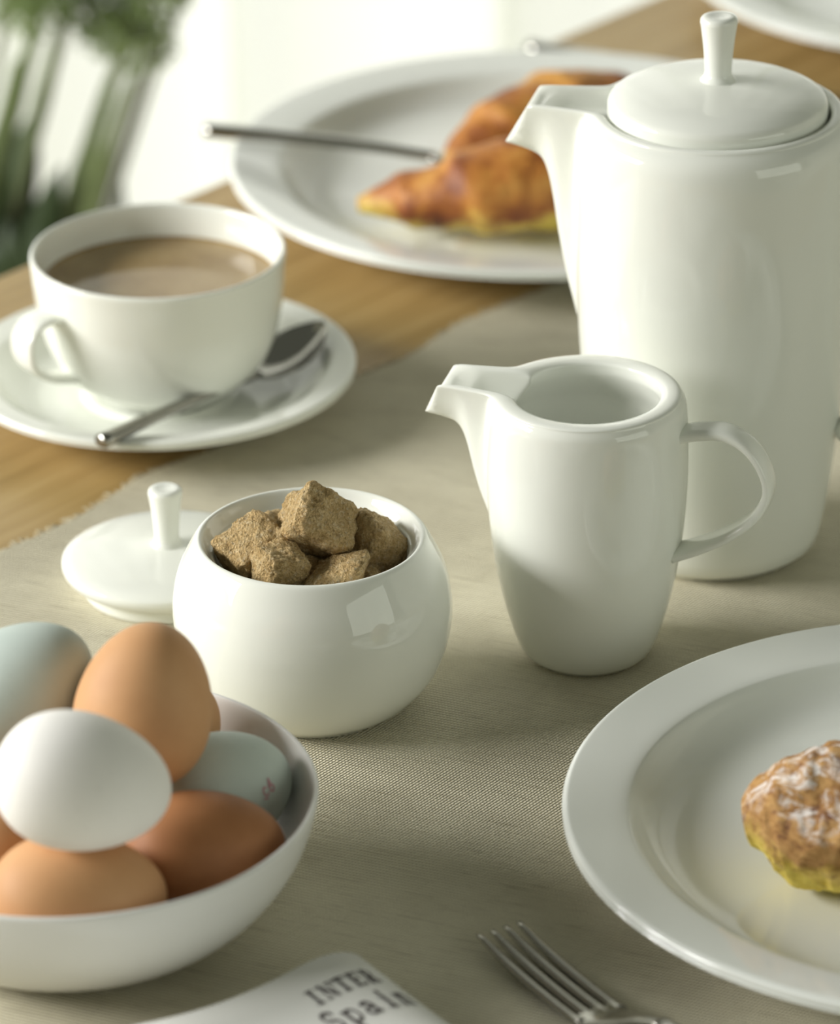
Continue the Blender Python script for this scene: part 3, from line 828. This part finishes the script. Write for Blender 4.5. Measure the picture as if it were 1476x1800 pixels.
word('headline', 'INTER', -.0310, -.0205, .0050, .0082)
word('headline', 'Spain', -.0345, -.0360, .0062, .0112)

# pink stamp printed on the pale blue egg
def on_shell(d, L_, Wd):
    d = d.normalized(); lo, hi = 0.0, .05
    for _ in range(40):
        t = (lo + hi) / 2; p = d * t; x = p.z / (L_ / 2); r = math.hypot(p.x, p.y)
        if abs(x) < 1 and r < math.sqrt(1 - x * x) * (1 - .13 * x) * (1 + .02 * math.cos(2 * math.acos(-x))) * Wd / 2: lo = t
        else: hi = t
    return d * (lo + .00025)
qi = e_b.rotation_euler.to_quaternion().inverted()
n0 = Vector((.80, -.52, .30)).normalized(); ux = Vector((.45, .80, .20)); ux = (ux - n0 * ux.dot(n0)).normalized(); uy = n0.cross(ux)
V, F = [], []
for pts_ in (arc(-.10, .04, .06, .10, 30, 330), arc(.08, .0, .06, .07, 0, 360, 10), [(.02, .07), (.12, .22), (.10, .06)], [(-.22, -.06), (-.12, -.12)]):
    for qd in stroke(pts_, .035):
        k = len(V)
        for p in qd: V.append(on_shell(qi @ (n0 + ux * p.x * .8 + uy * p.y * .8), .0470, .0395))
        F.append((k, k + 1, k + 2, k + 3))
link('ink_stamp', mesh('ink_stamp', V, F), STAMP, e_b, smooth=False)

# ------------------------------------------------------------------ plant beyond the table
PLX, PLY = -.30, 2.36
pt = thing('potted_plant', 'leafy green plant with feathery tops standing before the curtain', 'plant', (PLX, PLY, 0))
lathe('planter', [(0, 0), (.085, 0), (.092, .006), (.112, .12), (.118, .235), (.118, .245), (.113, .25), (.108, .244), (.106, .22), (0, .21)], PLANTER, pt, (0, 0, 0), 48, 4)
rnd = random.Random(21)
def strap(name, base, mid, tip, wd, mat, n=16, top=.5):
    """leaf blade through three points; widest share `top` of the way"""
    b0, m0, t0 = Vector(base), Vector(mid), Vector(tip); c_ = m0 * 2 - (b0 + t0) / 2
    path = [(b0 * (1 - t) ** 2 + c_ * 2 * t * (1 - t) + t0 * t * t) for t in [i / n for i in range(n + 1)]]
    ws = [wd * (max(.0, 1 - ((i / n - top) / (top if i / n < top else 1 - top)) ** 2) ** .8 * .9 + (.25 if i / n < top else 0)) + .0006 for i in range(n + 1)]
    return link(name, sweep_mesh(name, path, Vector((.94, -.34, .05)), ws, .0010, 8, 2.0), mat, pt)
def tube(name, base, mid, tip, r, mat, n=14):
    b0, m0, t0 = Vector(base), Vector(mid), Vector(tip); c_ = m0 * 2 - (b0 + t0) / 2
    path = [(b0 * (1 - t) ** 2 + c_ * 2 * t * (1 - t) + t0 * t * t) for t in [i / n for i in range(n + 1)]]
    return link(name, sweep_mesh(name, path, Vector((1, 0, 0)), r, r, 8), mat, pt)
# broad dark leaves low down (local x, y, height above the floor)
for b0, m0, t0, wd, tp_ in [((-.02, 0, .23), (.055, -.01, .44), (.106, -.02, .580), .012, .7), ((.0, .02, .23), (.065, .01, .42), (.100, .0, .560), .014, .75), ((-.03, .02, .23), (.050, .02, .46), (.086, .03, .592), .013, .75),
                            ((.02, -.02, .23), (.075, -.03, .40), (.094, -.03, .545), .015, .75), ((-.05, 0, .23), (.030, .0, .44), (.072, .0, .580), .016, .75), ((-.02, -.02, .23), (.05, -.05, .38), (.078, -.05, .560), .016, .75), ((.01, .03, .23), (.10, .04, .40), (.134, .04, .545), .006, .7)]:
    strap('leaf', b0, m0, t0, wd, LEAF_DARK, top=tp_)
for b0, m0, t0, wd in [((.0, -.05, .23), (.062, -.06, .40), (.088, -.06, .530), .016), ((.03, -.04, .23), (.082, -.05, .38), (.104, -.05, .525), .012), ((-.02, -.04, .23), (.046, -.05, .42), (.070, -.05, .545), .016)]:
    strap('leaf', b0, m0, t0, wd, LEAF_DARK, top=.75)
# leaning stems and the narrow leaves sheathing them
for b0, m0, t0, wd in [((.0, 0, .23), (.098, .0, .52), (.140, .0, .640), .0045), ((.01, -.01, .23), (.105, -.01, .53), (.136, -.01, .625), .0035), ((-.02, .02, .23), (.080, .02, .56), (.108, .02, .650), .0040), ((-.03, 0, .23), (.068, -.01, .57), (.095, -.01, .655), .0040), ((-.04, 0, .23), (.058, -.02, .55), (.084, -.02, .640), .0040), ((.03, 0, .23), (.116, -.02, .54), (.149, -.02, .630), .0028)]:
    strap('leaf', b0, m0, t0, wd, LEAF, top=.66)
for b0, m0, t0 in [((.0, 0, .23), (.104, .0, .53), (.160, .0, .70)), ((.0, .01, .23), (.110, .01, .54), (.146, .01, .66)), ((-.02, .02, .23), (.085, .02, .57), (.130, .02, .72)), ((-.03, -.02, .23), (.066, .0, .56), (.102, .0, .70)), ((-.05, 0, .23), (.050, .02, .55), (.080, .02, .70)), ((.02, .03, .23), (.112, .05, .50), (.158, .05, .64)), ((.03, .0, .23), (.150, .03, .60), (.205, .03, .72))]:
    tube('stem', b0, m0, t0, .0022, STEM)
# feathery heads: too fine to count
V, F = [], []
heads = [((.150, 0, .645), .022), ((.135, .0, .655), .022), ((.118, .02, .668), .024), ((.160, .0, .672), .020), ((.098, -.01, .672), .022), ((.082, .02, .665), .022), ((.142, .02, .690), .030), ((.205, .03, .690), .022), ((.080, 0, .700), .032), ((.110, 0, .710), .034), ((.165, 0, .715), .030)]
for (hx, hy, hz), hr in heads:
    for i in range(380):
        d = Vector((rnd.gauss(0, 1), rnd.gauss(0, 1), rnd.gauss(0, .8))).normalized() * hr * rnd.random() ** .45
        p = Vector((hx, hy, hz)) + d; a = Vector((rnd.gauss(0, 1), rnd.gauss(0, 1), rnd.gauss(0, 1))).normalized(); L_ = rnd.uniform(.005, .010)
        s_ = a.cross(Vector((.3, .9, .2))).normalized() * .0012
        k = len(V); V += [p - a * L_ / 2, p + s_, p + a * L_ / 2, p - s_]; F.append((k, k + 1, k + 2, k + 3))
fo = link('feathery_foliage', mesh('feathery_foliage', V, F), FROND, pt, smooth=False); fo['kind'] = 'stuff'
